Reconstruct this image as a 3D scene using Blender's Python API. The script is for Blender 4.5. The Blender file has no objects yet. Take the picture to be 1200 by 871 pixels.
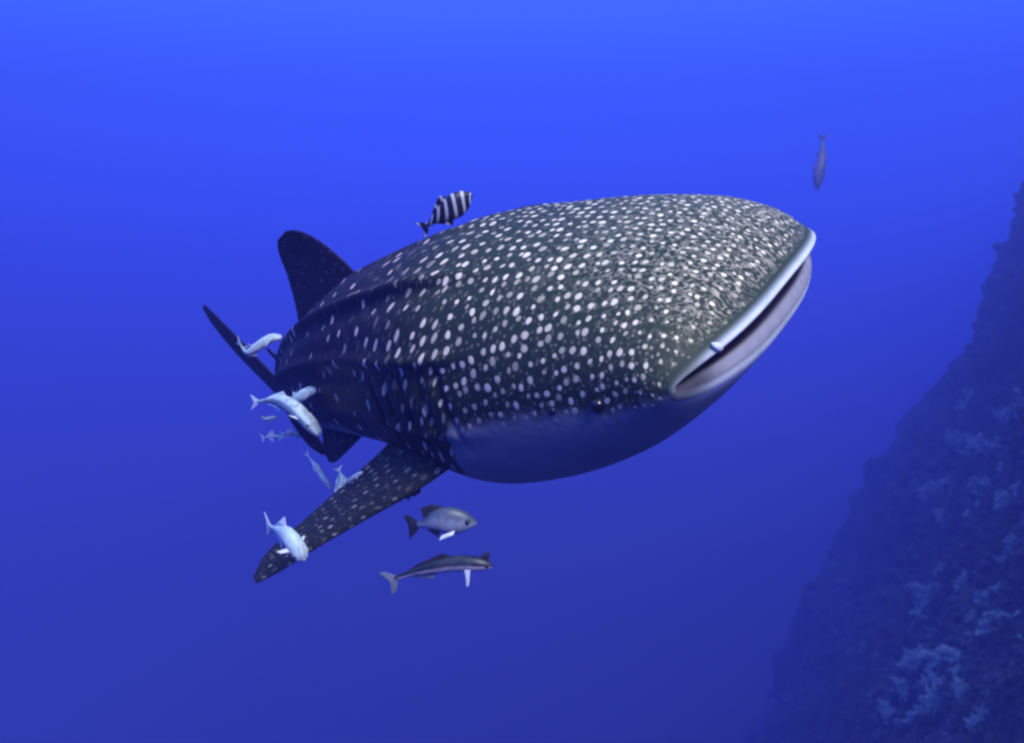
import bpy, math, random
import numpy as np
from mathutils import Vector, noise as mnoise

R = math.radians
scene = bpy.context.scene
col = scene.collection
random.seed(7)
rng = np.random.default_rng(11)

# ---------------------------------------------------------------- camera
FPX = 1150.0
cam_data = bpy.data.cameras.new('camera')
cam = bpy.data.objects.new('camera', cam_data)
col.objects.link(cam)
cam.location = (0, 0, 0)
cam.rotation_euler = (R(90), 0, 0)
cam_data.sensor_width = 36.0
cam_data.lens = 36.0 * FPX / 1200.0
cam_data.clip_start = 0.05
cam_data.clip_end = 600.0
cam_data.dof.use_dof = True
cam_data.dof.focus_distance = 4.4
cam_data.dof.aperture_fstop = 2.1
scene.camera = cam

# ---------------------------------------------------------------- world: open water, brighter towards the surface
world = bpy.data.worlds.new('World')
scene.world = world
world.use_nodes = True
wn, wl = world.node_tree.nodes, world.node_tree.links
wn.clear()
w_out = wn.new('ShaderNodeOutputWorld')
w_bg = wn.new('ShaderNodeBackground')
w_tc = wn.new('ShaderNodeTexCoord')
w_sep = wn.new('ShaderNodeSeparateXYZ')
w_map = wn.new('ShaderNodeMapRange')
w_map.inputs[1].default_value = -1.0
w_map.inputs[2].default_value = 1.0
w_ramp = wn.new('ShaderNodeValToRGB')
stops = [(-1.0, (.003, .004, .010)), (-.62, (.004, .005, .012)), (-.36, (.020, .024, .015)), (-.14, (.028, .036, .28)),
         (.06, (.036, .062, 1.05)), (.20, (.044, .16, 2.2)), (.37, (.075, .36, 2.3)), (.62, (.30, .66, 2.2)), (1.0, (1.0, 1.5, 2.2))]
cr = w_ramp.color_ramp
cr.interpolation = 'B_SPLINE'
while len(cr.elements) < len(stops):
    cr.elements.new(.5)
for e, (z, c) in zip(cr.elements, stops):
    e.position = (z + 1) / 2
for e, (z, c) in zip(cr.elements, stops):
    e.color = (c[0] / 2.5, c[1] / 2.5, c[2] / 2.5, 1)
wl.new(w_tc.outputs['Generated'], w_sep.inputs[0])
wl.new(w_sep.outputs['Z'], w_map.inputs[0])
wl.new(w_map.outputs[0], w_ramp.inputs[0])
wl.new(w_ramp.outputs[0], w_bg.inputs['Color'])
w_bg.inputs['Strength'].default_value = 2.5
wl.new(w_bg.outputs[0], w_out.inputs[0])

# ---------------------------------------------------------------- sun, filtered down through the water
sun_data = bpy.data.lights.new('sun', 'SUN')
sun_data.energy = 5.0
sun_data.angle = R(30)
sun_data.color = (1.0, 0.96, 0.87)
sun = bpy.data.objects.new('sun', sun_data)
col.objects.link(sun)
SUN_DIR = Vector((.36, -.70, .62)).normalized()      # towards the sun
sun.rotation_euler = SUN_DIR.to_track_quat('Z', 'Y').to_euler()
sun.location = SUN_DIR * 20

scene.view_settings.view_transform = 'Standard'
scene.view_settings.look = 'None'
scene.view_settings.exposure = 0.0
scene.view_settings.gamma = 1.0
scene.render.engine = 'CYCLES'
scene.cycles.use_denoising = True
scene.cycles.volume_bounces = 1
scene.cycles.max_bounces = 6
scene.cycles.filter_width = 2.6

# ---------------------------------------------------------------- helpers
def at(px, py, d):
    """point at distance d metres in front of the camera's start position"""
    return np.array([(px - 600.0) / FPX * d, d, (435.5 - py) / FPX * d])

def tag(o, label=None, cat=None, group=None, kind=None):
    if label: o['label'] = label
    if cat: o['category'] = cat
    if group: o['group'] = group
    if kind: o['kind'] = kind
    return o

def empty(name, loc):
    o = bpy.data.objects.new(name, None)
    o.empty_display_size = .1
    o.location = loc
    col.objects.link(o)
    return o

def mesh_obj(name, verts, faces, mat, parent=None, smooth=True, attrs=None):
    me = bpy.data.meshes.new(name)
    verts = np.asarray(verts, float)
    if parent is not None:
        verts = verts - np.array(parent_world(parent))
    me.from_pydata([tuple(v) for v in verts], [], [tuple(int(i) for i in f) for f in faces])
    if attrs:
        for k, a in attrs.items():
            a = np.asarray(a, np.float32)
            if a.ndim == 1:
                at_ = me.attributes.new(k, 'FLOAT', 'POINT')
                at_.data.foreach_set('value', a)
            else:
                at_ = me.attributes.new(k, 'FLOAT_VECTOR', 'POINT')
                at_.data.foreach_set('vector', a.ravel())
    if smooth:
        me.polygons.foreach_set('use_smooth', [True] * len(me.polygons))
    me.materials.append(mat)
    me.update()
    o = bpy.data.objects.new(name, me)
    col.objects.link(o)
    if parent is not None:
        o.parent = parent
    return o

def parent_world(p):
    v = Vector(p.location)
    while p.parent:
        p = p.parent
        v += Vector(p.location)
    return v

def catmull(keys, ts, x):
    """Catmull-Rom through keys (n,k) at params ts, sampled at x"""
    keys = np.asarray(keys, float); ts = np.asarray(ts, float); x = np.asarray(x, float)
    n = len(ts)
    m = np.zeros_like(keys)
    for i in range(n):
        if i == 0: m[i] = (keys[1] - keys[0]) / (ts[1] - ts[0])
        elif i == n - 1: m[i] = (keys[-1] - keys[-2]) / (ts[-1] - ts[-2])
        else:
            a = (keys[i] - keys[i-1]) / (ts[i] - ts[i-1]); b = (keys[i+1] - keys[i]) / (ts[i+1] - ts[i])
            wa, wb = ts[i+1] - ts[i], ts[i] - ts[i-1]
            m[i] = (a * wa + b * wb) / (wa + wb)
    idx = np.clip(np.searchsorted(ts, x, side='right') - 1, 0, n - 2)
    h = (ts[idx+1] - ts[idx])[..., None]
    s = ((x - ts[idx]) / (ts[idx+1] - ts[idx]))[..., None]
    return ((2*s**3 - 3*s**2 + 1) * keys[idx] + (s**3 - 2*s**2 + s) * h * m[idx]
            + (-2*s**3 + 3*s**2) * keys[idx+1] + (s**3 - s**2) * h * m[idx+1])

def sstep(a, b, x):
    t = np.clip((x - a) / (b - a), 0, 1)
    return t * t * (3 - 2 * t)

def grid_faces(nr, ns, closed=True, off=0):
    f = []
    for i in range(nr - 1):
        for j in range(ns if closed else ns - 1):
            a = off + i*ns + j; b = off + i*ns + (j+1) % ns
            f.append((a, b, b + ns, a + ns))
    return f

# ---------------------------------------------------------------- node helper
class NT:
    def __init__(self, name):
        self.m = bpy.data.materials.new(name)
        self.m.use_nodes = True
        self.n, self.l = self.m.node_tree.nodes, self.m.node_tree.links
        self.n.clear()
        self.out = self.n.new('ShaderNodeOutputMaterial')
        self.b = self.n.new('ShaderNodeBsdfPrincipled')
        self.l.new(self.b.outputs[0], self.out.inputs[0])
    def set(self, sock, v):
        if isinstance(v, bpy.types.NodeSocket): self.l.new(v, sock)
        elif isinstance(v, (tuple, list)) and len(v) == 3 and sock.type == 'RGBA': sock.default_value = (*v, 1)
        else: sock.default_value = v
    def attr(self, name, vec=False):
        a = self.n.new('ShaderNodeAttribute'); a.attribute_name = name
        return a.outputs['Vector'] if vec else a.outputs['Fac']
    def math(self, op, a, b=0.0, c=0.0, clamp=False):
        n = self.n.new('ShaderNodeMath'); n.operation = op; n.use_clamp = clamp
        self.set(n.inputs[0], a); self.set(n.inputs[1], b); self.set(n.inputs[2], c)
        return n.outputs[0]
    def vmath(self, op, a, b=(0, 0, 0)):
        n = self.n.new('ShaderNodeVectorMath'); n.operation = op
        self.set(n.inputs[0], a)
        if op == 'SCALE': self.set(n.inputs['Scale'], b)
        else: self.set(n.inputs[1], b)
        return n.outputs[0]
    def smooth(self, x, a, b, lo=0.0, hi=1.0):
        n = self.n.new('ShaderNodeMapRange'); n.interpolation_type = 'SMOOTHSTEP'
        for i, v in enumerate((x, a, b, lo, hi)): self.set(n.inputs[i], v)
        return n.outputs[0]
    def mix(self, f, a, b):
        n = self.n.new('ShaderNodeMix'); n.data_type = 'RGBA'
        self.set(n.inputs[0], f); self.set(n.inputs[6], a); self.set(n.inputs[7], b)
        return n.outputs[2]
    def noise(self, vec=None, scale=5.0, detail=3.0, rough=.5, out='Fac'):
        n = self.n.new('ShaderNodeTexNoise')
        if vec is not None: self.set(n.inputs['Vector'], vec)
        n.inputs['Scale'].default_value = scale; n.inputs['Detail'].default_value = detail
        n.inputs['Roughness'].default_value = rough
        return n.outputs[out]
    def voronoi(self, vec, scale=1.0, rand=.8, dim='2D'):
        n = self.n.new('ShaderNodeTexVoronoi'); n.voronoi_dimensions = dim
        self.set(n.inputs['Vector'], vec)
        n.inputs['Scale'].default_value = scale; n.inputs['Randomness'].default_value = rand
        return n
    def obj(self):
        return self.n.new('ShaderNodeTexCoord').outputs['Object']
    def sepx(self, v):
        n = self.n.new('ShaderNodeSeparateXYZ'); self.set(n.inputs[0], v); return n.outputs

# ---------------------------------------------------------------- materials
def make_shark_skin():
    t = NT('shark_skin')
    sk = t.attr('sk', True)
    wob = t.vmath('SCALE', t.vmath('SUBTRACT', t.noise(sk, .9, 2, .5, 'Color'), (.5, .5, .5)), .38)
    p = t.vmath('ADD', sk, wob)
    rad = t.attr('srad'); small = t.attr('ssmall'); laby = t.attr('slaby')
    # large pale spots
    v1 = t.voronoi(p, 1.0, .55)
    rnd = t.sepx(v1.outputs['Color'])
    r1 = t.math('MULTIPLY', rad, t.math('MULTIPLY_ADD', rnd[0], .50, .75))
    s1 = t.smooth(v1.outputs['Distance'], t.math('MULTIPLY', r1, 1.2), t.math('MULTIPLY', r1, .72))
    s1 = t.math('MULTIPLY', s1, t.math('MULTIPLY_ADD', rnd[1], .75, .42, clamp=True))
    s1 = t.math('MULTIPLY', s1, t.math('SUBTRACT', 1.0, t.math('MULTIPLY', t.attr('stail'), t.smooth(rnd[2], .46, .36))))
    # small spots between them
    v2 = t.voronoi(t.vmath('ADD', p, (17.3, 5.1, 0)), 1.75, .9)
    rnd2 = t.sepx(v2.outputs['Color'])
    s2 = t.smooth(v2.outputs['Distance'], .27, .13)
    s2 = t.math('MULTIPLY', t.math('MULTIPLY', s2, small), t.math('MULTIPLY_ADD', rnd2[0], .5, .08))
    # short worm-like marks on the snout
    nz = t.noise(t.vmath('ADD', p, (3.7, 9.2, 0)), 1.5, 1.0, .4)
    lb = t.smooth(t.math('ABSOLUTE', t.math('SUBTRACT', nz, .5)), .075, .02)
    brk = t.smooth(t.noise(p, 1.1, 1, .5), .42, .58)
    lb = t.math('MULTIPLY', t.math('MULTIPLY', lb, laby), t.math('MULTIPLY_ADD', brk, .32, .13))
    fac = t.math('MAXIMUM', t.math('MAXIMUM', s1, s2), lb)
    # dark ground: olive head, brown rear, also darkened there for the shaded flank
    shade_hue = t.attr('stail')
    o = t.obj()
    g1 = t.mix(t.noise(o, 2.3, 4, .6), (.012, .023, .009), (.036, .052, .027))
    g2 = t.mix(t.noise(o, 3.1, 4, .6), (.008, .0028, .0022), (.020, .009, .007))
    ground = t.mix(shade_hue, g1, g2)
    ground = t.mix(t.attr('sridge'), ground, (.012, .011, .012))
    spotc = t.mix(shade_hue, (.85, .74, .52), (.72, .53, .42))
    c = t.mix(t.math('MULTIPLY', fac, t.attr('sspot')), ground, spotc)
    # pale belly with a ragged border
    bl = t.math('ADD', t.attr('sbelly'), t.math('MULTIPLY', t.math('SUBTRACT', t.noise(o, 11, 5, .65), .5), 1.9))
    c = t.mix(t.smooth(bl, -.6, .9), c, t.mix(t.noise(o, 4, 4, .6), (.19, .19, .21), (.30, .30, .32)))
    # lips and throat; the mouth gap's darkness is painted near-black
    c = t.mix(t.attr('slip'), c, t.mix(t.noise(o, 14, 3, .6), (.44, .49, .52), (.66, .71, .74)))
    c = t.mix(t.attr('sgum'), c, t.mix(t.noise(o, 18, 3, .6), (.19, .19, .225), (.31, .31, .35)))
    c = t.mix(t.attr('smouth'), c, (.012, .006, .008))
    t.set(t.b.inputs['Base Color'], c)
    t.set(t.b.inputs['Roughness'], .55)
    t.b.inputs['Specular IOR Level'].default_value = .16
    bump = t.n.new('ShaderNodeBump'); bump.inputs['Strength'].default_value = .25; bump.inputs['Distance'].default_value = .012
    t.set(bump.inputs['Height'], t.math('ADD', t.math('ADD', t.noise(o, 26, 5, .65), t.math('MULTIPLY', t.noise(o, 5, 3, .5), 1.6)), t.math('MULTIPLY', fac, .3)))
    t.set(t.b.inputs['Normal'], bump.outputs[0])
    return t.m

def simple_mat(name, c1, c2, scale=12, rough=.5, spec=.4):
    t = NT(name)
    o = t.obj()
    t.set(t.b.inputs['Base Color'], t.mix(t.noise(o, scale, 4, .6), c1, c2))
    t.set(t.b.inputs['Roughness'], rough)
    t.b.inputs['Specular IOR Level'].default_value = spec
    return t.m

def fish_mat(name, belly, back, line=None, scale=30, lo=-.2, hi=.5, mott=.55):
    """colour by height on the fish (attribute hh: -1 belly .. 1 back)"""
    t = NT(name)
    o = t.obj()
    h = t.math('ADD', t.attr('hh'), t.math('MULTIPLY', t.math('SUBTRACT', t.noise(o, scale, 3, .6), .5), .35))
    c = t.mix(t.smooth(h, lo, hi), belly, back)
    if line:
        c = t.mix(t.math('MULTIPLY', t.smooth(t.math('ABSOLUTE', t.math('SUBTRACT', h, .0)), .22, .08), .8), c, line)
    c = t.mix(t.smooth(t.noise(o, scale * 1.3, 4, .65), .42, .68, 0.0, mott), c, (.05, .06, .07))
    t.set(t.b.inputs['Base Color'], c)
    t.set(t.b.inputs['Roughness'], .42)
    t.b.inputs['Specular IOR Level'].default_value = .45
    return t.m

def striped_mat():
    t = NT('striped_fish_skin')
    o = t.obj()
    x = t.math('ADD', t.attr('ss'), t.math('MULTIPLY', t.attr('hh'), .09))
    s = t.math('SINE', t.math('MULTIPLY', x, 2 * math.pi * 6.0))
    c = t.mix(t.smooth(s, .2, .75), (.006, .006, .016), (.42, .42, .48))
    t.set(t.b.inputs['Base Color'], c)
    t.set(t.b.inputs['Roughness'], .45)
    return t.m

M = {
    'shark': make_shark_skin(),
    'eye': simple_mat('dark_eye', (.004, .004, .005), (.008, .008, .01), 10, .12, .6),
    'remora_white': fish_mat('pale_remora_skin', (.62, .70, .70), (.46, .62, .64), None, 25, mott=.3),
    'remora_blue': fish_mat('blue_grey_remora_skin', (.30, .40, .42), (.52, .66, .68), (.16, .26, .30), 25),
    'remora_dark': fish_mat('dusky_remora_skin', (.10, .13, .17), (.05, .065, .085), None, 25),  # dusky skin, darker still on the back
    'cobia': fish_mat('two_tone_fish_skin', (.34, .29, .40), (.012, .016, .024), None, 20, -.15, .2),
    'jack': fish_mat('silver_fish_skin', (.20, .24, .33), (.04, .06, .10), None, 22, -.1, .9),
    'dark_fin': simple_mat('dark_fin_skin', (.012, .012, .02), (.03, .03, .04), 30),
    'pale_fin': simple_mat('pale_fin_skin', (.42, .48, .54), (.62, .66, .70), 30),
    'grey_fin': simple_mat('grey_fin_skin', (.12, .14, .18), (.2, .22, .26), 30),
    'stripes': striped_mat(),
    'far_fish': fish_mat('haze_tinted_fish_skin', (.16, .18, .30), (.08, .10, .18), None, 6),  # lightened bluish skin carries part of the distance haze in its colour
}

# ---------------------------------------------------------------- whale shark
SPINE_KEYS = np.array([at(931, 348, 3.70), at(718, 374, 4.20), at(556, 400, 4.72), at(465, 418, 5.28),
                       at(408, 434, 5.98), at(370, 450, 6.90), at(348, 462, 7.95), at(337, 467, 8.65)])
_seg = np.r_[0, np.cumsum(np.linalg.norm(np.diff(SPINE_KEYS, axis=0), axis=1))]
_fine_t = np.linspace(0, _seg[-1], 600)
_fine = catmull(SPINE_KEYS, _seg, _fine_t)
_arc = np.r_[0, np.cumsum(np.linalg.norm(np.diff(_fine, axis=0), axis=1))]
SPINE_LEN = _arc[-1]

def spine(u):
    u = np.atleast_1d(np.asarray(u, float))
    uc = np.clip(u, 0, SPINE_LEN)
    p = np.stack([np.interp(uc, _arc, _fine[:, i]) for i in range(3)], 1)
    d0 = (_fine[8] - _fine[0]) / np.linalg.norm(_fine[8] - _fine[0])
    d1 = (_fine[-1] - _fine[-9]) / np.linalg.norm(_fine[-1] - _fine[-9])
    p = p + np.minimum(u, 0)[:, None] * d0 + np.maximum(u - SPINE_LEN, 0)[:, None] * d1
    e = .12
    a = np.clip(u - e, 0, SPINE_LEN - e); b = np.clip(u + e, e, SPINE_LEN)
    pa = np.stack([np.interp(a, _arc, _fine[:, i]) for i in range(3)], 1)
    pb = np.stack([np.interp(b, _arc, _fine[:, i]) for i in range(3)], 1)
    F = pa - pb
    F /= np.linalg.norm(F, axis=1, keepdims=True)
    T0 = np.cross(np.array([0, 0, 1.0]), F); T0 /= np.linalg.norm(T0, axis=1, keepdims=True)
    D0 = np.cross(F, T0)
    rho = np.radians(np.interp(u, [0, 1.5, 2.4, 3.3, 4.5, 5.6], [27.5, 28, 28, 26, 30, 37]))[:, None]
    D = np.cos(rho) * D0 - np.sin(rho) * T0
    T = np.cos(rho) * T0 + np.sin(rho) * D0
    return p, F, T, D

def sp(u, x, z):
    """shark space -> world: u metres from the snout, x to the shark's right, z towards its back"""
    p, F, T, D = spine(u)
    x = np.atleast_1d(np.asarray(x, float))[:, None]; z = np.atleast_1d(np.asarray(z, float))[:, None]
    return p - T * x + D * z

#        u      w     zu     zl    zside  n   k(setback)
RINGS = [(.62,  .26,  .000, -.070, -.03, 2.0, .08),
         (.36,  .46,  .054, -.065, -.02, 2.0, .13),
         (.13,  .65,  .054, -.034, -.01, 1.8, .17),
         (.060, .704, .056, -.006,  .005,  1.75, .185),
         (.024, .716, .058, -.008,  .005, 1.8, .185),
         (.004, .724, .072, -.038, .003, 1.9, .185),
         (-.002, .730, .082, -.072, .0,  2.05, .185),
         (.010, .734, .100, -.106, -.005, 2.3, .185),
         (.036, .736, .126, -.132, -.008, 2.5, .185),
         (.10,  .738, .206, -.172, -.015, 2.6, .17),
         (.28,  .730, .332, -.290, -.02, 2.55, .12),
         (.58,  .728, .430, -.465, -.03, 2.4, .05),
         (1.0,  .722, .500, -.600, -.03, 2.3, .02),
         (1.40, .695, .545, -.635, -.04, 2.2, 0),
         (1.68, .610, .530, -.570, -.05, 2.1, 0),
         (2.0,  .525, .510, -.490, -.05, 2.05, 0),
         (2.4,  .468, .485, -.420, -.05, 2.0, 0),
         (2.8,  .430, .445, -.370, -.04, 2.0, 0),
         (3.3,  .385, .390, -.320, -.03, 2.0, 0),
         (4.0,  .290, .305, -.255, -.01, 2.0, 0),
         (4.7,  .205, .220, -.180, 0, 2.0, 0),
         (5.3,  .140, .150, -.120, 0, 2.0, 0),
         (5.75, .100, .115, -.085, 0, 2.0, 0),
         (6.05, .055, .085, -.060, 0, 2.0, 0)]
NS = 192
LIP0, LIP1 = 3, 8       # ring indices of the lips

def skin_coords(u, v):
    uu = np.linspace(-.2, 7.5, 800)
    su = np.interp(uu, [-.2, 0, .5, 1.2, 2.0, 3.0, 5.0, 7], [.032, .034, .048, .061, .125, .165, .14, .11])
    U = np.interp(u, uu, np.r_[0, np.cumsum(.5 * (1/su[1:] + 1/su[:-1]) * np.diff(uu))])
    sv = np.interp(u, [0, .5, 1.2, 2.0, 3.0, 5.0, 7], [.036, .052, .068, .14, .19, .16, .12])
    return np.stack([U, v / sv + 40, np.zeros_like(U)], -1)

def build_shark():
    root = empty('whale_shark', sp(1.8, 0, -.46)[0])
    tag(root, 'huge dark spotted shark with wide pale-lipped mouth and white belly', 'shark')
    K = np.array(RINGS, float)
    ts = np.r_[0, np.cumsum(np.linalg.norm(np.diff(K[:, :4], axis=0), axis=1))]
    samp = []
    for i in range(len(ts) - 1):
        n = max(5, int((ts[i+1] - ts[i]) / .014))
        samp += list(ts[i] + (ts[i+1] - ts[i]) * np.arange(n) / n)
    samp.append(ts[-1])
    samp = np.array(samp)
    ring = catmull(K, ts, samp)
    ridx = np.interp(samp, ts, np.arange(len(ts)))
    nr = len(samp)
    th = 2 * np.pi * np.arange(NS) / NS              # 0 = back, pi/2 = right side, pi = belly
    sn, cs = np.sin(th), np.cos(th)
    u = ring[:, 0:1]; w = ring[:, 1:2]; zu = ring[:, 2:3]; zl = ring[:, 3:4]; zs = ring[:, 4:5]; n = ring[:, 5:6]; k = ring[:, 6:7]
    x = w * np.sign(sn) * np.abs(sn) ** (2 / n)
    cz = np.abs(cs) ** (2 / n)
    z = np.where(cs >= 0, zs + (zu - zs) * cz, zs + (zl - zs) * cz)
    outer = sstep(8.5, 10.5, ridx)[:, None]
    # arc length round the body measured from the back
    dx = np.diff(np.c_[x, x[:, :1]], axis=1); dz = np.diff(np.c_[z, z[:, :1]], axis=1)
    ds = np.hypot(dx, dz)
    v = np.zeros_like(x)
    v[:, 1:NS//2+1] = np.cumsum(ds[:, :NS//2], 1)
    v[:, NS//2+1:] = -np.cumsum(ds[:, ::-1], 1)[:, :NS - NS//2 - 1][:, ::-1]
    # long ridges down the back and flanks
    ridge = np.zeros_like(x)
    rdark = np.zeros_like(x)
    fade = sstep(.9, 1.5, u) * sstep(6.0, 5.0, u)
    half = v[:, NS//2:NS//2+1]
    for frac, amp in ((.0, .012), (.20, .032), (.38, .028), (.54, .018)):
        d = (np.abs(v) - frac * np.abs(half))
        ridge += amp * fade * np.exp(-(d / .028) ** 2)
        ridge -= amp * .5 * fade * np.exp(-((d - .07) / .05) ** 2)
        if frac > .1: rdark += fade * np.exp(-((d - .035) / .022) ** 2)
    # five gill slits above the pectoral fins
    gill = np.zeros_like(x)
    for g in range(5):
        ug = 1.22 + .115 * g
        span = sstep(-.27, -.20, z) * sstep(.20 - .02*g, .12 - .02*g, z) * (np.abs(x) > .3)
        gill += span * np.exp(-((u - ug - .05*(z)) / .014) ** 2)
    rad = 1 + (ridge - .018 * gill) / np.maximum(np.hypot(x, z), .05)
    x2, z2 = x * rad, z * rad
    # crease over the upper lip and round the lower jaw
    z2 = z2 - outer * 0
    uu = u + k * np.abs(x / w) ** 3.0 + .05 * sstep(.0, -.5, cs)[None, :] * sstep(10.5, 8, ridx)[:, None] * sstep(1.5, 3, ridx)[:, None] * (1 - np.abs(x / w) ** 6)
    P, F, T, D = spine(uu.ravel())
    verts = P - T * x2.ravel()[:, None] + D * z2.ravel()[:, None]
    faces = grid_faces(nr, NS)
    faces = [f[::-1] for f in faces]
    faces.append(tuple(range(NS)))
    faces.append(tuple((nr-1)*NS + j for j in range(NS))[::-1])
    # attributes
    body = ridx[:, None] >= 7
    zb = np.interp(u, [0, .3, .8, 1.25, 1.42, 1.9, 2.4, 3.5, 5], [-.02, -.05, -.06, -.08, -.45, -.42, -.19, -.14, -.08])
    belly = (zb - z) / .06
    belly = np.where(ridx[:, None] < 7.5, -1, belly)
    up = (cs >= 0)[None, :] | (z > zs - .005)
    R_ = ridx[:, None] * np.ones_like(x)
    lip_up = sstep(2.9, 3.3, R_) * sstep(7.6, 6.3, R_) * up
    lip_lo = sstep(5.7, 6.5, R_) * sstep(8.9, 7.9, R_) * (~up)
    slip = np.maximum(lip_up, lip_lo) * (1 - .78 * sstep(.50, .68, np.abs(x)))
    gum = sstep(2.6, 3.4, R_) * sstep(6.5, 5.6, R_) * (~up)
    mouth = np.maximum(sstep(4.75, 4.2, R_) * np.where(up, sstep(4.6, 3.9, R_), 1), .85 * gum * sstep(.46, .62, np.abs(x)))
    spot = sstep(7.6, 8.7, R_) * np.ones_like(x)
    dens = sstep(.25, .05, u)
    at_ = dict(
        sk=skin_coords(uu, v).reshape(-1, 3),
        srad=(np.interp(u, [0, .4, .8, 1.5, 2.2, 3.5, 6], [.16, .22, .235, .185, .12, .105, .10]) * np.ones_like(x)).ravel(),
        ssmall=(np.interp(u, [0, .4, 1.2, 1.9, 2.4, 6], [.7, .45, .28, .15, .05, .03]) * np.ones_like(x)).ravel(),
        slaby=(np.interp(u, [0, .35, .7, 1.0], [1, .75, .2, 0]) * (1 - .9 * sstep(.40, .68, np.abs(v)))).ravel(),
        stail=(np.interp(u, [.6, 1.2, 1.6, 2.1], [0, .2, .75, 1.0]) * np.ones_like(x)).ravel(),
        sridge=np.clip(rdark * .75 + gill * .7, 0, 1).ravel(),
        sspot=(spot * (1 - .6 * np.clip(gill, 0, 1))).ravel(),
        sbelly=belly.ravel(), slip=slip.ravel(), sgum=gum.ravel(), smouth=(mouth * np.ones_like(x)).ravel())
    mesh_obj('body', verts, faces, M['shark'], root, attrs=at_)

    def fin(name, lead, trail, thick, ns=26, nc=14, world=False, stail=1.0, pale_under=False, spot=.8, rad=.2, small=.1):
        """lead/trail: (n,3) key points of the two edges, root to tip"""
        lead = np.asarray(lead, float); trail = np.asarray(trail, float); thick = np.asarray(thick, float)
        if not world:
            lead = sp(lead[:, 0], lead[:, 1], lead[:, 2]); trail = sp(trail[:, 0], trail[:, 1], trail[:, 2])
        kt = np.linspace(0, 1, len(lead))
        s = 1 - (1 - np.linspace(0, 1, ns)) ** 1.6
        A = catmull(lead, kt, s); B = catmull(trail, kt, s); H = catmull(thick[:, None], kt, s)[:, 0]
        c = .5 * (1 - np.cos(np.linspace(0, np.pi, nc)))
        prof = 2.6 * (.2969*np.sqrt(c) - .126*c - .3516*c**2 + .2843*c**3 - .1036*c**4)
        prof[-1] = 0.012
        V, sk, under = [], [], []
        span = np.gradient(.5*(A + B), axis=0)
        chord = B - A
        nrm = np.cross(chord, span); nrm /= np.linalg.norm(nrm, axis=1, keepdims=True)
        sl = np.r_[0, np.cumsum(np.linalg.norm(np.diff(.5*(A+B), axis=0), axis=1))]
        for i in range(ns):
            cl = np.linalg.norm(chord[i])
            for side in (1, -1):
                order = range(nc) if side == 1 else range(nc - 2, 0, -1)
                for j in order:
                    V.append(A[i] + chord[i] * c[j] + side * nrm[i] * prof[j] * H[i])
                    sk.append((c[j] * cl / .062 + 7 * (side > 0), sl[i] / .085 + 3, 0))
                    under.append(side)
        m = 2*nc - 2
        f = grid_faces(ns, m)
        f.append(tuple(range(m))[::-1]); f.append(tuple((ns-1)*m + j for j in range(m)))
        N = len(V)
        under = np.array(under)
        pal = np.where(under < 0, 1.5, -2.0) if pale_under else np.full(N, -2.0)
        one = np.ones(N)
        mesh_obj(name, V, f, M['shark'], root, attrs=dict(
            sk=np.array(sk), srad=one*rad, ssmall=one*small, slaby=one*0, stail=one*stail, sridge=one*0,
            sspot=one*spot, sbelly=pal, slip=one*0, sgum=one*0, smouth=one*0))

    # right pectoral fin: leading edge low and forward, tip swept back and down
    for sg, dz in ((1, 0.0), (-1, .12)):
        fin('pectoral_fin', [at(575, 470, 4.62), at(547, 528, 4.38), at(494, 571, 4.30), at(434, 606, 4.42), at(373, 641, 4.60), at(328, 670, 4.74), at(301, 684, 4.84)],
            [at(497, 425, 5.0), at(480, 476, 4.80), at(455, 520, 4.78), at(405, 566, 4.84), at(357, 609, 4.90), at(314, 646, 4.95), at(297, 675, 4.90)],
            [.17, .155, .11, .075, .055, .036, .012], world=True, stail=.6, rad=.17, small=.35, spot=.38) if sg > 0 else fin('pectoral_fin',
            [(1.26, sg*.44, -.16), (1.40, sg*.68, -.34), (1.60, sg*.88, -.48), (1.86, sg*1.10, -.61+dz), (2.16, sg*1.34, -.71+dz), (2.34, sg*1.47, -.74+dz)],
            [(2.08, sg*.42, -.20), (2.02, sg*.66, -.34), (2.06, sg*.86, -.45), (2.20, sg*1.08, -.57+dz), (2.40, sg*1.32, -.68+dz), (2.48, sg*1.45, -.73+dz)],
            [.15, .09, .062, .044, .026, .006], stail=.75, rad=.20, small=.3)
    fin('dorsal_fin',
        [at(432, 335, 5.70), at(399, 302, 5.92), at(371, 280, 6.12), at(348, 270, 6.28), at(335, 271, 6.38)],
        [at(350, 430, 6.80), at(349, 375, 6.72), at(338, 328, 6.66), at(327, 298, 6.60), at(325, 282, 6.52)],
        [.085, .06, .045, .03, .008], world=True, spot=.15)
    fin('second_dorsal_fin',
        [(4.72, 0, .14), (4.90, 0, .30), (5.06, 0, .42), (5.14, 0, .45)],
        [(5.16, 0, .10), (5.12, 0, .26), (5.18, 0, .38), (5.20, 0, .42)],
        [.04, .03, .018, .004])
    fin('pelvic_fin',
        [at(446, 488, 5.62), at(424, 512, 5.62), at(403, 533, 5.70), at(393, 542, 5.76)],
        [at(374, 470, 6.15), at(377, 503, 6.02), at(380, 529, 5.92), at(386, 542, 5.86)],
        [.04, .03, .02, .004], world=True, spot=.2)
    fin('pelvic_fin',
        [(3.65, -.22, -.20), (3.82, -.34, -.36), (4.02, -.44, -.48), (4.10, -.47, -.51)],
        [(4.20, -.18, -.18), (4.16, -.30, -.33), (4.18, -.41, -.45), (4.18, -.45, -.49)],
        [.04, .03, .02, .004])
    fin('anal_fin',
        [(4.85, 0, -.12), (5.00, 0, -.24), (5.12, 0, -.32), (5.18, 0, -.34)],
        [(5.22, 0, -.08), (5.18, 0, -.20), (5.22, 0, -.29), (5.22, 0, -.32)],
        [.03, .025, .016, .004])
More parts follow.
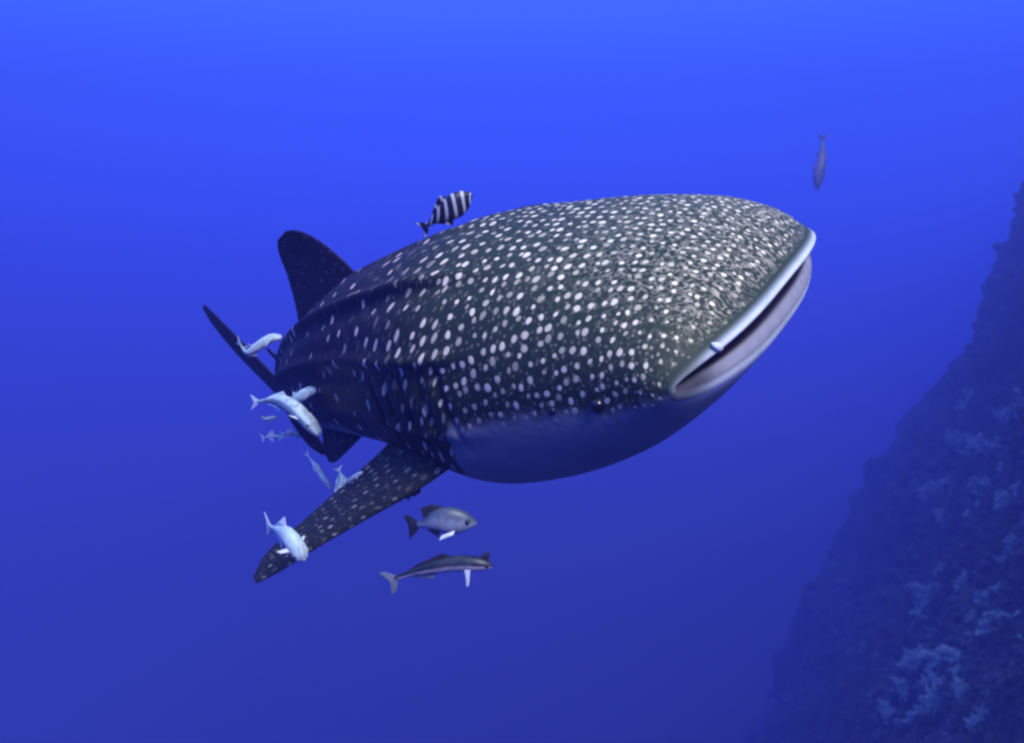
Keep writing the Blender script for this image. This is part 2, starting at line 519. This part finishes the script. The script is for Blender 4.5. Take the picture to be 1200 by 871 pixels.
    fin('tail_fin',
        [(5.55, 0, .02), (5.78, 0, .30), (6.10, 0, .66), (6.42, 0, .98), (6.62, 0, 1.14)],
        [(6.10, .03, -.06), (6.15, .06, .24), (6.38, .075, .60), (6.60, .06, .94), (6.70, .03, 1.12)],
        [.08, .07, .055, .035, .008], spot=.06)
    fin('tail_fin',
        [(5.60, 0, .0), (5.80, 0, -.24), (5.98, 0, -.46), (6.10, 0, -.62)],
        [(6.10, .05, .04), (6.02, .10, -.20), (6.10, .10, -.44), (6.16, .05, -.60)],
        [.07, .05, .035, .008], spot=.2)

    # eyes and spiracles on the edge of the spotted skin
    def ball(name, c, r, mat, flat=1.0):
        V, f = [], []
        for i in range(9):
            for j in range(14):
                a, b = math.pi * i / 8, 2 * math.pi * j / 14
                V.append(np.array(c) + r * np.array([math.sin(a)*math.cos(b), math.sin(a)*math.sin(b), math.cos(a)*flat]))
        return mesh_obj(name, V, grid_faces(9, 14), mat, root)
    for side in (1, -1):
        ball('eye', sp(.50, side * .726, -.036)[0], .030, M['eye'])
        ball('spiracle', sp(.70, side * .724, -.048)[0], .015, M['eye'])
    # nostril flaps hanging over the corners of the mouth
    for side in (1, -1):
        V = []
        ub = .185 * (.54 / .72) ** 3.0 - .006 + (.03 if side < 0 else 0)
        pts = [(ub + .014, .556, .088, .005), (ub + .006, .550, .078, .017), (ub + .003, .543, .064, .021), (ub + .004, .536, .050, .016), (ub + .012, .531, .040, .005)]
        for (uu_, xx, zz, rr) in pts:
            for j in range(12):
                a = 2*math.pi*j/12
                V.append(sp(uu_ + rr*.7*math.cos(a), side * (xx + rr*math.sin(a)), zz)[0])
        f = grid_faces(5, 12); f.append(tuple(range(12))[::-1]); f.append(tuple(48 + j for j in range(12)))
        N = len(V); one = np.ones(N)
        mesh_obj('nostril_flap', V, f, M['shark'], root, attrs=dict(sk=np.zeros((N, 3)), slip=one, smouth=one*0, sgum=one*0, sbelly=-one*2))
    return root

shark = build_shark()

# ---------------------------------------------------------------- fishes
def frames(pts, up, n):
    pts = np.asarray(pts, float)
    ts = np.r_[0, np.cumsum(np.linalg.norm(np.diff(pts, axis=0), axis=1))]
    x = np.linspace(0, ts[-1], n)
    C = catmull(pts, ts, x)
    tg = np.gradient(C, axis=0); tg /= np.linalg.norm(tg, axis=1, keepdims=True)
    S = np.cross(tg, np.asarray(up, float)); S /= np.linalg.norm(S, axis=1, keepdims=True)
    U = np.cross(S, tg)
    return x, C, tg, S, U

def fish(name, label, cat, pts, up, hprof, wprof, mat, fins, group=None, eye=None, eye_t=.1, nose=None):
    """pts: spine head to tail; hprof/wprof: (t, half size in m); fins: list of (name, material, [(t, side, up)...], thickness)
       fin points: t along the spine (may exceed 1), side and up offsets in metres from the spine"""
    n = 40
    x, C, tg, S, U = frames(pts, up, n)
    L = x[-1]
    root = empty(name, C[n//2])
    tag(root, label, cat, group)
    t = x / L
    ht, hv = zip(*hprof); wt, wv = zip(*wprof)
    H = catmull(np.array(hv)[:, None], ht, t)[:, 0]; W = catmull(np.array(wv)[:, None], wt, t)[:, 0]
    H = np.maximum(H, .001); W = np.maximum(W, .001)
    m = 20
    V, hh, ss = [], [], []
    for i in range(n):
        for j in range(m):
            a = 2*math.pi*j/m
            V.append(C[i] + S[i]*W[i]*math.cos(a) + U[i]*H[i]*math.sin(a))
            hh.append(math.sin(a)); ss.append(t[i])
    f = grid_faces(n, m); f.append(tuple(range(m))[::-1]); f.append(tuple((n-1)*m + j for j in range(m)))
    mesh_obj('body', V, f, mat, root, attrs=dict(hh=hh, ss=ss))
    def loc(tt, sd, u_):
        k = min(max(tt, 0), 1) * (n - 1)
        p = np.array([np.interp(k, np.arange(n), C[:, i]) for i in range(3)])
        i = int(round(k))
        p = p + tg[i] * ((tt - 1) * L if tt > 1 else (tt * L if tt < 0 else 0))
        return p + S[i]*sd + U[i]*u_
    for fname, fmat, poly, th in fins:
        P = np.array([loc(*q) for q in poly])
        c = P.mean(0)
        nrm = np.cross(P[1] - P[0], P[2] - P[0]); nrm /= max(np.linalg.norm(nrm), 1e-9)
        k = len(P)
        # lens-like plate: thin rim, thicker middle
        V = list(P + nrm*th*.25) + list(P - nrm*th*.25) + [c + nrm*th, c - nrm*th]
        f = [(i, (i+1) % k, 2*k) for i in range(k)] + [((i+1) % k + k, i + k, 2*k+1) for i in range(k)]
        f += [(i, i + k, (i+1) % k + k, (i+1) % k) for i in range(k)]
        av = [q[0] for q in poly]; hv_ = [.6] * k
        mesh_obj(fname, V, f, fmat, root, smooth=False, attrs=dict(hh=hv_*2 + [.6, .6], ss=av*2 + [np.mean(av)]*2))
    if eye:
        i = int(eye_t * (n - 1))
        for sd in (1, -1):
            c = C[i] + S[i]*sd*W[i]*.9 + U[i]*H[i]*.2
            V = []
            for a_ in range(7):
                for b_ in range(10):
                    a, b = math.pi*a_/6, 2*math.pi*b_/10
                    V.append(c + eye*np.array([math.sin(a)*math.cos(b), math.sin(a)*math.sin(b), math.cos(a)]))
            mesh_obj('eye', V, grid_faces(7, 10), M['eye'], root)
    return root

def remora(label, pts, up, r, mat, fmat, group='remoras riding with the shark', spread=1.0):
    """slender sucker fish; r = greatest half height in metres"""
    r = r * .68
    hp = [(0, r*.35), (.06, r*.62), (.22, r*.9), (.45, r), (.7, r*.62), (.9, r*.26), (1, r*.2)]
    wp = [(0, r*.55), (.06, r*.85), (.2, r*.95), (.45, r*.8), (.7, r*.45), (.9, r*.16), (1, r*.1)]
    q = r * spread
    fins = [('tail_fin', fmat, [(.97, 0, q*.2), (1.12, 0, q*1.5), (1.07, 0, 0), (1.12, 0, -q*1.5), (.97, 0, -q*.2)], r*.12),
            ('dorsal_fin', fmat, [(.52, 0, r*.75), (.60, 0, q*1.9), (.72, 0, q*1.1), (.88, 0, r*.25)], r*.14),
            ('anal_fin', fmat, [(.54, 0, -r*.75), (.60, 0, -q*1.9), (.72, 0, -q*1.1), (.88, 0, -r*.25)], r*.14),
            ('pectoral_fin', fmat, [(.20, r*.7, 0), (.26, q*1.7, -q*.4), (.33, q*2.0, -q*.7), (.27, r*.7, -r*.2)], r*.12),
            ('pectoral_fin', fmat, [(.20, -r*.7, 0), (.26, -q*1.7, -q*.4), (.33, -q*2.0, -q*.7), (.27, -r*.7, -r*.2)], r*.12),
            ('sucker_disc', fmat, [(.01, -r*.35, r*.42), (.02, r*.35, r*.42), (.12, r*.6, r*.72), (.22, r*.4, r*.92), (.22, -r*.4, r*.92), (.12, -r*.6, r*.72)], r*.1)]
    return fish('remora', label, 'remora', pts, up, hp, wp, mat, fins, group, eye=r*.17, eye_t=.13)

# striped fish over the shark's back
fish('pilot_fish', 'black and white striped pilot fish above the shark\'s back', 'fish',
     [at(552, 227, 4.85), at(531, 243, 4.85), at(511, 256, 4.87), at(501, 264, 4.9)], (.15, -.35, .93),
     [(0, .012), (.12, .042), (.35, .062), (.6, .045), (.85, .018), (1, .012)],
     [(0, .008), (.12, .024), (.35, .032), (.6, .024), (.85, .010), (1, .006)], M['stripes'],
     [('tail_fin', M['stripes'], [(.98, 0, .012), (1.2, 0, .05), (1.12, 0, 0), (1.2, 0, -.05), (.98, 0, -.012)], .004),
      ('dorsal_fin', M['stripes'], [(.38, 0, .055), (.5, 0, .085), (.7, 0, .05), (.86, 0, .015)], .005),
      ('anal_fin', M['stripes'], [(.5, 0, -.045), (.58, 0, -.075), (.74, 0, -.04), (.88, 0, -.012)], .005),
      ('pectoral_fin', M['dark_fin'], [(.28, .028, -.005), (.42, .05, -.03), (.36, .03, -.035)], .004)],
     eye=.009, eye_t=.1)
fish('pilot_fish', 'small dusky purple fish close against the shark\'s dark flank', 'fish',
     [at(484, 360, 4.72), at(477, 372, 4.72), at(470, 384, 4.74), at(466, 392, 4.76)], (-.3, -.5, .8),
     [(0, .008), (.15, .026), (.4, .036), (.7, .022), (1, .007)],
     [(0, .006), (.15, .016), (.4, .02), (.7, .012), (1, .004)], M['remora_dark'],
     [('tail_fin', M['dark_fin'], [(.98, 0, .008), (1.22, 0, .032), (1.12, 0, 0), (1.22, 0, -.032), (.98, 0, -.008)], .003),
      ('dorsal_fin', M['dark_fin'], [(.35, 0, .03), (.48, 0, .052), (.8, 0, .014)], .003)], eye=.006, eye_t=.12)

G = 'remoras riding with the shark'
cam_up = (0, -.3, .95)
remora('white remora with a bent tail beside the upper tail fin', [at(330, 395, 6.5), at(317, 397, 6.5), at(301, 407, 6.52), at(289, 413, 6.55), at(281, 403, 6.6)], (.1, -.4, .9), .046, M['remora_white'], M['pale_fin'], spread=.8)
remora('blue-grey arched remora at the base of the tail', [at(374, 510, 5.0), at(363, 497, 5.0), at(344, 478, 5.05), at(323, 469, 5.15), at(302, 471, 5.25)], (.4, -.3, .85), .060, M['remora_blue'], M['pale_fin'], spread=.7)
remora('pale plump remora against the shark\'s lower flank', [at(371, 457, 5.1), at(361, 460, 5.1), at(349, 467, 5.12), at(338, 474, 5.16)], (-.1, -.3, .93), .042, M['remora_white'], M['pale_fin'], spread=.8)
remora('tiny thin pale remora below the base of the tail', [at(338, 513, 6.3), at(328, 512, 6.3), at(318, 511, 6.3), at(309, 513, 6.32)], (0, -.2, .97), .015, M['remora_white'], M['pale_fin'], spread=2.2)
remora('tiny pale remora under the arched blue-grey one', [at(352, 512, 6.0), at(345, 509, 6.0), at(338, 507, 6.0), at(332, 509, 6.0)], (0, -.2, .97), .020, M['remora_blue'], M['pale_fin'], spread=1.4)
remora('tiny mauve remora hanging near the tail root', [at(326, 489, 6.3), at(319, 490, 6.3), at(312, 491, 6.3), at(307, 489, 6.3)], (0, -.2, .97), .020, M['remora_white'], M['grey_fin'], spread=1.1)
remora('thin white remora slanting toward the pectoral fin', [at(388, 573, 5.5), at(379, 560, 5.5), at(370, 547, 5.52), at(361, 534, 5.55)], (.7, -.2, .6), .024, M['remora_white'], M['pale_fin'], spread=.8)
remora('blue-grey remora upright behind the pectoral fin', [at(395, 590, 4.9), at(398, 577, 4.92), at(400, 564, 4.95), at(397, 551, 5.0)], (.9, -.3, .1), .044, M['remora_blue'], M['remora_blue'], spread=.6)
remora('slim pinkish-white remora lying along the pectoral fin\'s rear edge', [at(425, 553, 4.72), at(417, 558, 4.72), at(409, 564, 4.74), at(403, 568, 4.76)], (-.3, -.5, .8), .016, M['remora_white'], M['pale_fin'])
remora('bright white remora with fins spread on the pectoral fin', [at(356, 655, 4.55), at(350, 645, 4.53), at(341, 632, 4.53), at(330, 624, 4.60), at(316, 617, 4.68)], (.55, -.7, .35), .064, M['remora_white'], M['pale_fin'], spread=.95)
remora('dark remora tucked beneath the pectoral fin', [at(493, 575, 4.5), at(485, 577, 4.5), at(476, 580, 4.5), at(470, 583, 4.52)], (0, -.2, .97), .026, M['remora_dark'], M['dark_fin'])

fish('jack_fish', 'silver-blue deep-bodied fish with dark tail below the pectoral fin', 'fish',
     [at(559, 613, 3.724), at(540, 611, 3.724), at(515, 610, 3.724), at(497, 614, 3.739), at(489, 615, 3.754)], (0, -0.1520, 0.7372),
     [(0, 0.0076), (.15, 0.0342), (.42, 0.0532), (.68, 0.0395), (.88, 0.0152), (1, 0.0122)],
     [(0, 0.0061), (.15, 0.0228), (.42, 0.0319), (.68, 0.0228), (.88, 0.0091), (1, 0.0061)], M['jack'],
     [('tail_fin', M['dark_fin'], [(.97, 0, 0.0114), (1.1, 0, 0.0380), (1.22, 0, 0.0441), (1.17, 0, 0), (1.22, 0, -0.0532), (1.06, 0, -0.0304), (.97, 0, -0.0114)], .006),
      ('dorsal_fin', M['dark_fin'], [(.40, 0, 0.0471), (.66, 0, 0.0669), (.84, 0, 0.0623), (.86, 0, 0.0228), (.7, 0, 0.0304)], .006),
      ('anal_fin', M['dark_fin'], [(.60, 0, -0.0380), (.70, 0, -0.0646), (.86, 0, -0.0228)], .005),
      ('pectoral_fin', M['pale_fin'], [(.34, -0.0319, -0.0266), (.36, -0.0418, -0.0418), (.60, -0.0532, -0.0600), (.56, -0.0456, -0.0450)], .006),
      ('pectoral_fin', M['pale_fin'], [(.34, 0.0319, -0.0266), (.36, 0.0418, -0.0418), (.62, 0.0532, -0.0669), (.60, 0.0456, -0.0441)], .006)],
     group='fishes swimming below the shark', eye=.010, eye_t=.16)
fish('slender_fish', 'slender two-tone fish with dark back swimming lowest under the shark', 'fish',
     [at(577, 663, 3.648), at(560, 661, 3.648), at(530, 661, 3.663), at(500, 667, 3.686), at(475, 674, 3.724), at(463, 678, 3.739)], (0, -0.1900, 0.7372),
     [(0, 0.0106), (.08, 0.0228), (.25, 0.0304), (.5, 0.0274), (.8, 0.0137), (1, 0.0091)],
     [(0, 0.0106), (.08, 0.0213), (.25, 0.0258), (.5, 0.0213), (.8, 0.0091), (1, 0.0046)], M['cobia'],
     [('tail_fin', M['grey_fin'], [(.98, 0, 0.0091), (1.08, 0, 0.0380), (1.13, 0, 0.0418), (1.07, 0, -0.0038), (1.11, 0, -0.0570), (1.04, 0, -0.0456), (.98, 0, -0.0091)], .006),
      ('dorsal_fin', M['dark_fin'], [(.36, 0, 0.0274), (.45, 0, 0.0471), (.70, 0, 0.0274), (.85, 0, 0.0122)], .006),
      ('first_dorsal_fin', M['dark_fin'], [(.04, 0, 0.0167), (.04, 0, 0.0532), (.09, 0, 0.0456), (.13, 0, 0.0243)], .006),
      ('anal_fin', M['grey_fin'], [(.55, 0, -0.0243), (.62, 0, -0.0418), (.85, 0, -0.0106)], .006),
      ('pectoral_fin', M['pale_fin'], [(.20, -0.0228, -0.0152), (.215, -0.0304, -0.0760), (.245, -0.0304, -0.0798), (.255, -0.0228, -0.0167)], .005),
      ('pectoral_fin', M['pale_fin'], [(.20, 0.0228, -0.0152), (.26, 0.0684, -0.0532), (.30, 0.0608, -0.0532), (.255, 0.0228, -0.0167)], .005)],
     group='fishes swimming below the shark', eye=.008, eye_t=.07)
fish('barracuda', 'faint haze-tinted fish hanging head down in open water beyond the snout', 'fish',
     [at(957, 223, 36), at(959, 207, 36), at(962, 190, 36), at(964, 172, 36), at(964, 165, 36)], (1, -.2, .1),
     [(0, .045), (.15, .15), (.4, .21), (.7, .14), (1, .045)],
     [(0, .03), (.15, .11), (.4, .14), (.7, .08), (1, .02)], M['far_fish'],
     [('tail_fin', M['far_fish'], [(.98, 0, .045), (1.16, 0, .2), (1.08, 0, 0), (1.16, 0, -.2), (.98, 0, -.045)], .02),
      ('dorsal_fin', M['far_fish'], [(.6, 0, .11), (.7, 0, .2), (.84, 0, .06)], .02),
      ('anal_fin', M['far_fish'], [(.62, 0, -.11), (.72, 0, -.18), (.84, 0, -.06)], .02)], eye=.02, eye_t=.1)

# ---------------------------------------------------------------- reef wall on the right, receding into the haze
def fbm(p, sc, octv=4):
    v, a, s_ = 0.0, 1.0, sc
    for _ in range(octv):
        v += a * mnoise.noise(Vector(p) * s_); a *= .5; s_ *= 2.1
    return v

def reef_x(y, z):
    base = 6.2 + .388 * y + .0012 * max(0, y - 85) ** 2
    w = .06 * y + 1.0
    return base + .52 * z + .05 * .5 * (z - math.sqrt(z * z + w * w) + w)

REEF_Y = np.concatenate([np.linspace(4.5, 26, 150), np.linspace(26.4, 102, 120)])
def reef_z(y, a):
    return a * (2.5 + .25 * y) if a > 0 else a * (5.0 + .50 * y)
def reef_point(y, a, z=None):
    """a = -1..1 from the foot to the top of the wall at distance y"""
    if z is None: z = reef_z(y, a)
    x = reef_x(y, z)
    p = np.array([x, y, z])
    s_ = .35 + .016 * y
    d = fbm(p, .23, 3) * 1.2 * s_ + fbm(p, .9, 3) * .32 * s_ + abs(fbm(p, 2.4, 2)) * .15 * s_ + fbm(p, .075, 2) * .035 * max(0, y - 12)
    return p + np.array([-.83, -.25, .46]) * d

def build_reef():
    na = 150
    aa = np.linspace(-1, 1, na)
    V = [reef_point(y, a) for y in REEF_Y for a in aa]
    f = grid_faces(len(REEF_Y), na, closed=False)
    t = NT('reef_rock')
    o = t.obj()
    n1 = t.noise(o, .8, 6, .65); n2 = t.noise(o, 3.0, 5, .7)
    c = t.mix(t.smooth(n1, .35, .7), (.012, .010, .014), (.034, .032, .038))
    c = t.mix(t.smooth(n2, .55, .75), c, (.06, .075, .08))
    t.set(t.b.inputs['Base Color'], c); t.set(t.b.inputs['Roughness'], .9)
    bump = t.n.new('ShaderNodeBump'); bump.inputs['Strength'].default_value = .8; bump.inputs['Distance'].default_value = .1
    t.set(bump.inputs['Height'], n2); t.set(t.b.inputs['Normal'], bump.outputs[0])
    o_ = mesh_obj('reef_wall', V, f, t.m)
    tag(o_, 'dark rocky reef wall sloping down into blue haze', kind='structure')
build_reef()

coral_pale = simple_mat('pale_soft_coral', (.20, .27, .28), (.40, .48, .47), 9, .8, .2)
coral_dark = simple_mat('dull_soft_coral', (.035, .045, .055), (.09, .11, .12), 9, .8, .2)

def coral_mesh(name, seed, nb, mat, spread, tip):
    """bush of forked tapering branches ending in knobbly tips, about 1 m tall"""
    r = np.random.default_rng(seed)
    V, F_ = [], []
    def tube(p0, p1, r0, r1):
        d = p1 - p0; d = d / np.linalg.norm(d)
        a = np.cross(d, [0.3, .9, .2]); a /= np.linalg.norm(a); b = np.cross(d, a)
        o = len(V)
        for p, rr in ((p0, r0), ((p0+p1)/2, (r0+r1)*.55), (p1, r1)):
            for j in range(5):
                an = 2*math.pi*j/5
                V.append(p + rr*(a*math.cos(an) + b*math.sin(an)))
        for i in range(2):
            for j in range(5):
                F_.append((o+i*5+j, o+i*5+(j+1) % 5, o+(i+1)*5+(j+1) % 5, o+(i+1)*5+j))
        F_.append(tuple(o+10+j for j in range(5)))
    for _ in range(nb):
        d = np.array([r.normal(0, spread), r.normal(0, spread), 1.0]); d /= np.linalg.norm(d)
        L = r.uniform(.45, .7)
        p0 = np.array([r.normal(0, .06), r.normal(0, .06), -.1]); p1 = p0 + d*L
        tube(p0, p1, .06, .035)
        for _ in range(5):
            d2 = d + r.normal(0, .5, 3); d2 /= np.linalg.norm(d2)
            q0 = p0 + (p1 - p0)*r.uniform(.45, 1); q1 = q0 + d2*r.uniform(.15, .32)
            tube(q0, q1, .03, .03)
            for _ in range(4):
                d3 = d2 + r.normal(0, .7, 3); d3 /= np.linalg.norm(d3)
                k0 = q0 + (q1 - q0)*r.uniform(.5, 1)
                tube(k0, k0 + d3*r.uniform(.06, .14), .02, tip)
    me = bpy.data.meshes.new(name)
    me.from_pydata([tuple(v) for v in V], [], F_)
    me.materials.append(mat)
    return me

protos = [coral_mesh('soft_coral', 1, 9, coral_pale, .45, .034), coral_mesh('soft_coral', 2, 12, coral_pale, .7, .03),
          coral_mesh('soft_coral', 3, 8, coral_pale, .55, .045)]
dprotos = [coral_mesh('dull_coral', 4, 10, coral_dark, .6, .04), coral_mesh('dull_coral', 5, 8, coral_dark, .4, .035)]

def reef_hit(px, py):
    """nearest reef surface point along the direction of (px, py)"""
    best = None
    for y in np.linspace(4.5, 98, 700):
        p = at(px, py, y)
        if reef_x(y, p[2]) <= p[0]:
            best = y; break
    if best is None: return None
    y = best
    p = at(px, py, y)
    return reef_point(y, 0, p[2]), y

def plant(me, name, px, py, size, label, cat, group):
    h = reef_hit(px, py)
    if h is None: return
    p, y = h
    o = bpy.data.objects.new(name, me)
    col.objects.link(o)
    s_ = size * y / FPX
    o.location = p + np.array([.05, 0, -.05]) * s_
    o.scale = (s_,)*3
    n = Vector((-.75, -.35, .55)) + Vector(rng.normal(0, .25, 3))
    o.rotation_euler = n.to_track_quat('Z', 'Y').to_euler()
    o.rotation_euler.rotate_axis('Z', rng.uniform(0, 6.28))
    tag(o, label, cat, group)

pale_spots = [(1150,475,30),(1172,490,26),(1190,470,28),(1135,520,30),(1160,530,36),(1120,560,34),(1145,575,36),(1100,575,28),
              (1110,600,40),(1135,610,34),(1125,640,30),(1095,655,26),(1105,675,34),(1090,690,30),(1068,700,34),(1080,715,28),
              (1130,690,28),(1165,700,34),(1085,735,28),(1150,725,24),(1178,735,40),(1195,745,36),(1075,770,34),(1100,780,36),
              (1090,800,40),(1060,805,28),(1130,790,36),(1112,820,36),(1140,815,30),(1080,830,34),(1160,850,36),(1175,825,26),
              (1030,715,24),(1022,760,22),(1045,830,24),(1185,590,30),(1195,630,32),(1170,650,24),(1010,810,22),(1180,540,28)]
for i, (px, py, s_) in enumerate(pale_spots):
    plant(protos[i % 3], 'soft_coral', px + rng.normal(0, 3), py + rng.normal(0, 3), s_ * rng.uniform(.8, 1.2),
          'pale bushy soft coral tuft growing on the reef wall', 'coral', 'pale soft corals on the reef wall')
for i in range(150):
    py = rng.uniform(330, 868)
    edge = 1200 - (py - 330) * .5545
    px = rng.uniform(edge + 6, 1215)
    plant(dprotos[i % 2], 'dull_coral', px, py, rng.uniform(18, 40),
          'dull dark bushy coral growing on the reef wall', 'coral', 'dull corals on the reef wall')

# knobbly encrusting growth all over the wall, too fine to count
def build_growth():
    V, F_ = [], []
    g = np.random.default_rng(5)
    n = 0
    while n < 6500:
        py = g.uniform(150, 900); px = g.uniform(880, 1230)
        h = reef_hit(px, py)
        n += 1
        if h is None: continue
        p, y = h
        r = g.uniform(2.5, 8) * y / FPX
        nrm = np.array([-.8, -.3, .5]) + g.normal(0, .4, 3); nrm /= np.linalg.norm(nrm)
        a = np.cross(nrm, [.2, .9, .3]); a /= np.linalg.norm(a); b = np.cross(nrm, a)
        o = len(V)
        hgt = g.uniform(.5, 2.0)
        for k, (rr, hh_) in enumerate(((1.0, -.4), (1.1, .3), (.6, .9))):
            for j in range(6):
                an = 2*math.pi*j/6 + k*.4
                q = rr * g.uniform(.6, 1.25)
                V.append(p + r*(a*math.cos(an)*q + b*math.sin(an)*q + nrm*hh_*hgt*g.uniform(.8, 1.2)))
        V.append(p + r*nrm*hgt*1.15)
        for k in range(2):
            for j in range(6):
                F_.append((o+k*6+j, o+k*6+(j+1) % 6, o+k*6+6+(j+1) % 6, o+k*6+6+j))
        for j in range(6): F_.append((o+12+j, o+12+(j+1) % 6, o+18))
    t = NT('encrusting_growth')
    o_ = t.obj()
    c = t.mix(t.smooth(t.noise(o_, .35, 4, .6), .38, .66), (.014, .012, .018), (.05, .055, .07))
    c = t.mix(t.smooth(t.noise(o_, .9, 3, .6), .54, .68), c, (.11, .14, .16))
    t.set(t.b.inputs['Base Color'], c); t.set(t.b.inputs['Roughness'], .9)
    tag(mesh_obj('encrusting_growth', V, F_, t.m), 'dark knobbly encrusting growth covering the reef wall', 'growth', kind='stuff')
build_growth()

# ---------------------------------------------------------------- hazy water
def build_haze():
    x0, x1, y0, y1, z0, z1 = -80, 90, -6, 106, -60, 32
    V = [(x, y, z) for x in (x0, x1) for y in (y0, y1) for z in (z0, z1)]
    F_ = [(0, 1, 3, 2), (4, 6, 7, 5), (0, 4, 5, 1), (2, 3, 7, 6), (0, 2, 6, 4), (1, 5, 7, 3)]
    m = bpy.data.materials.new('water_haze')
    m.use_nodes = True
    n, l = m.node_tree.nodes, m.node_tree.links
    n.clear()
    out = n.new('ShaderNodeOutputMaterial'); v = n.new('ShaderNodeVolumePrincipled')
    v.inputs['Color'].default_value = (.10, .13, .60, 1)
    v.inputs['Density'].default_value = HAZE
    v.inputs['Anisotropy'].default_value = 0.0
    l.new(v.outputs[0], out.inputs['Volume'])
    o = mesh_obj('haze', V, F_, m, smooth=False)
    tag(o, 'blue hazy sea water filling the scene', kind='stuff')
HAZE = .014
build_haze()
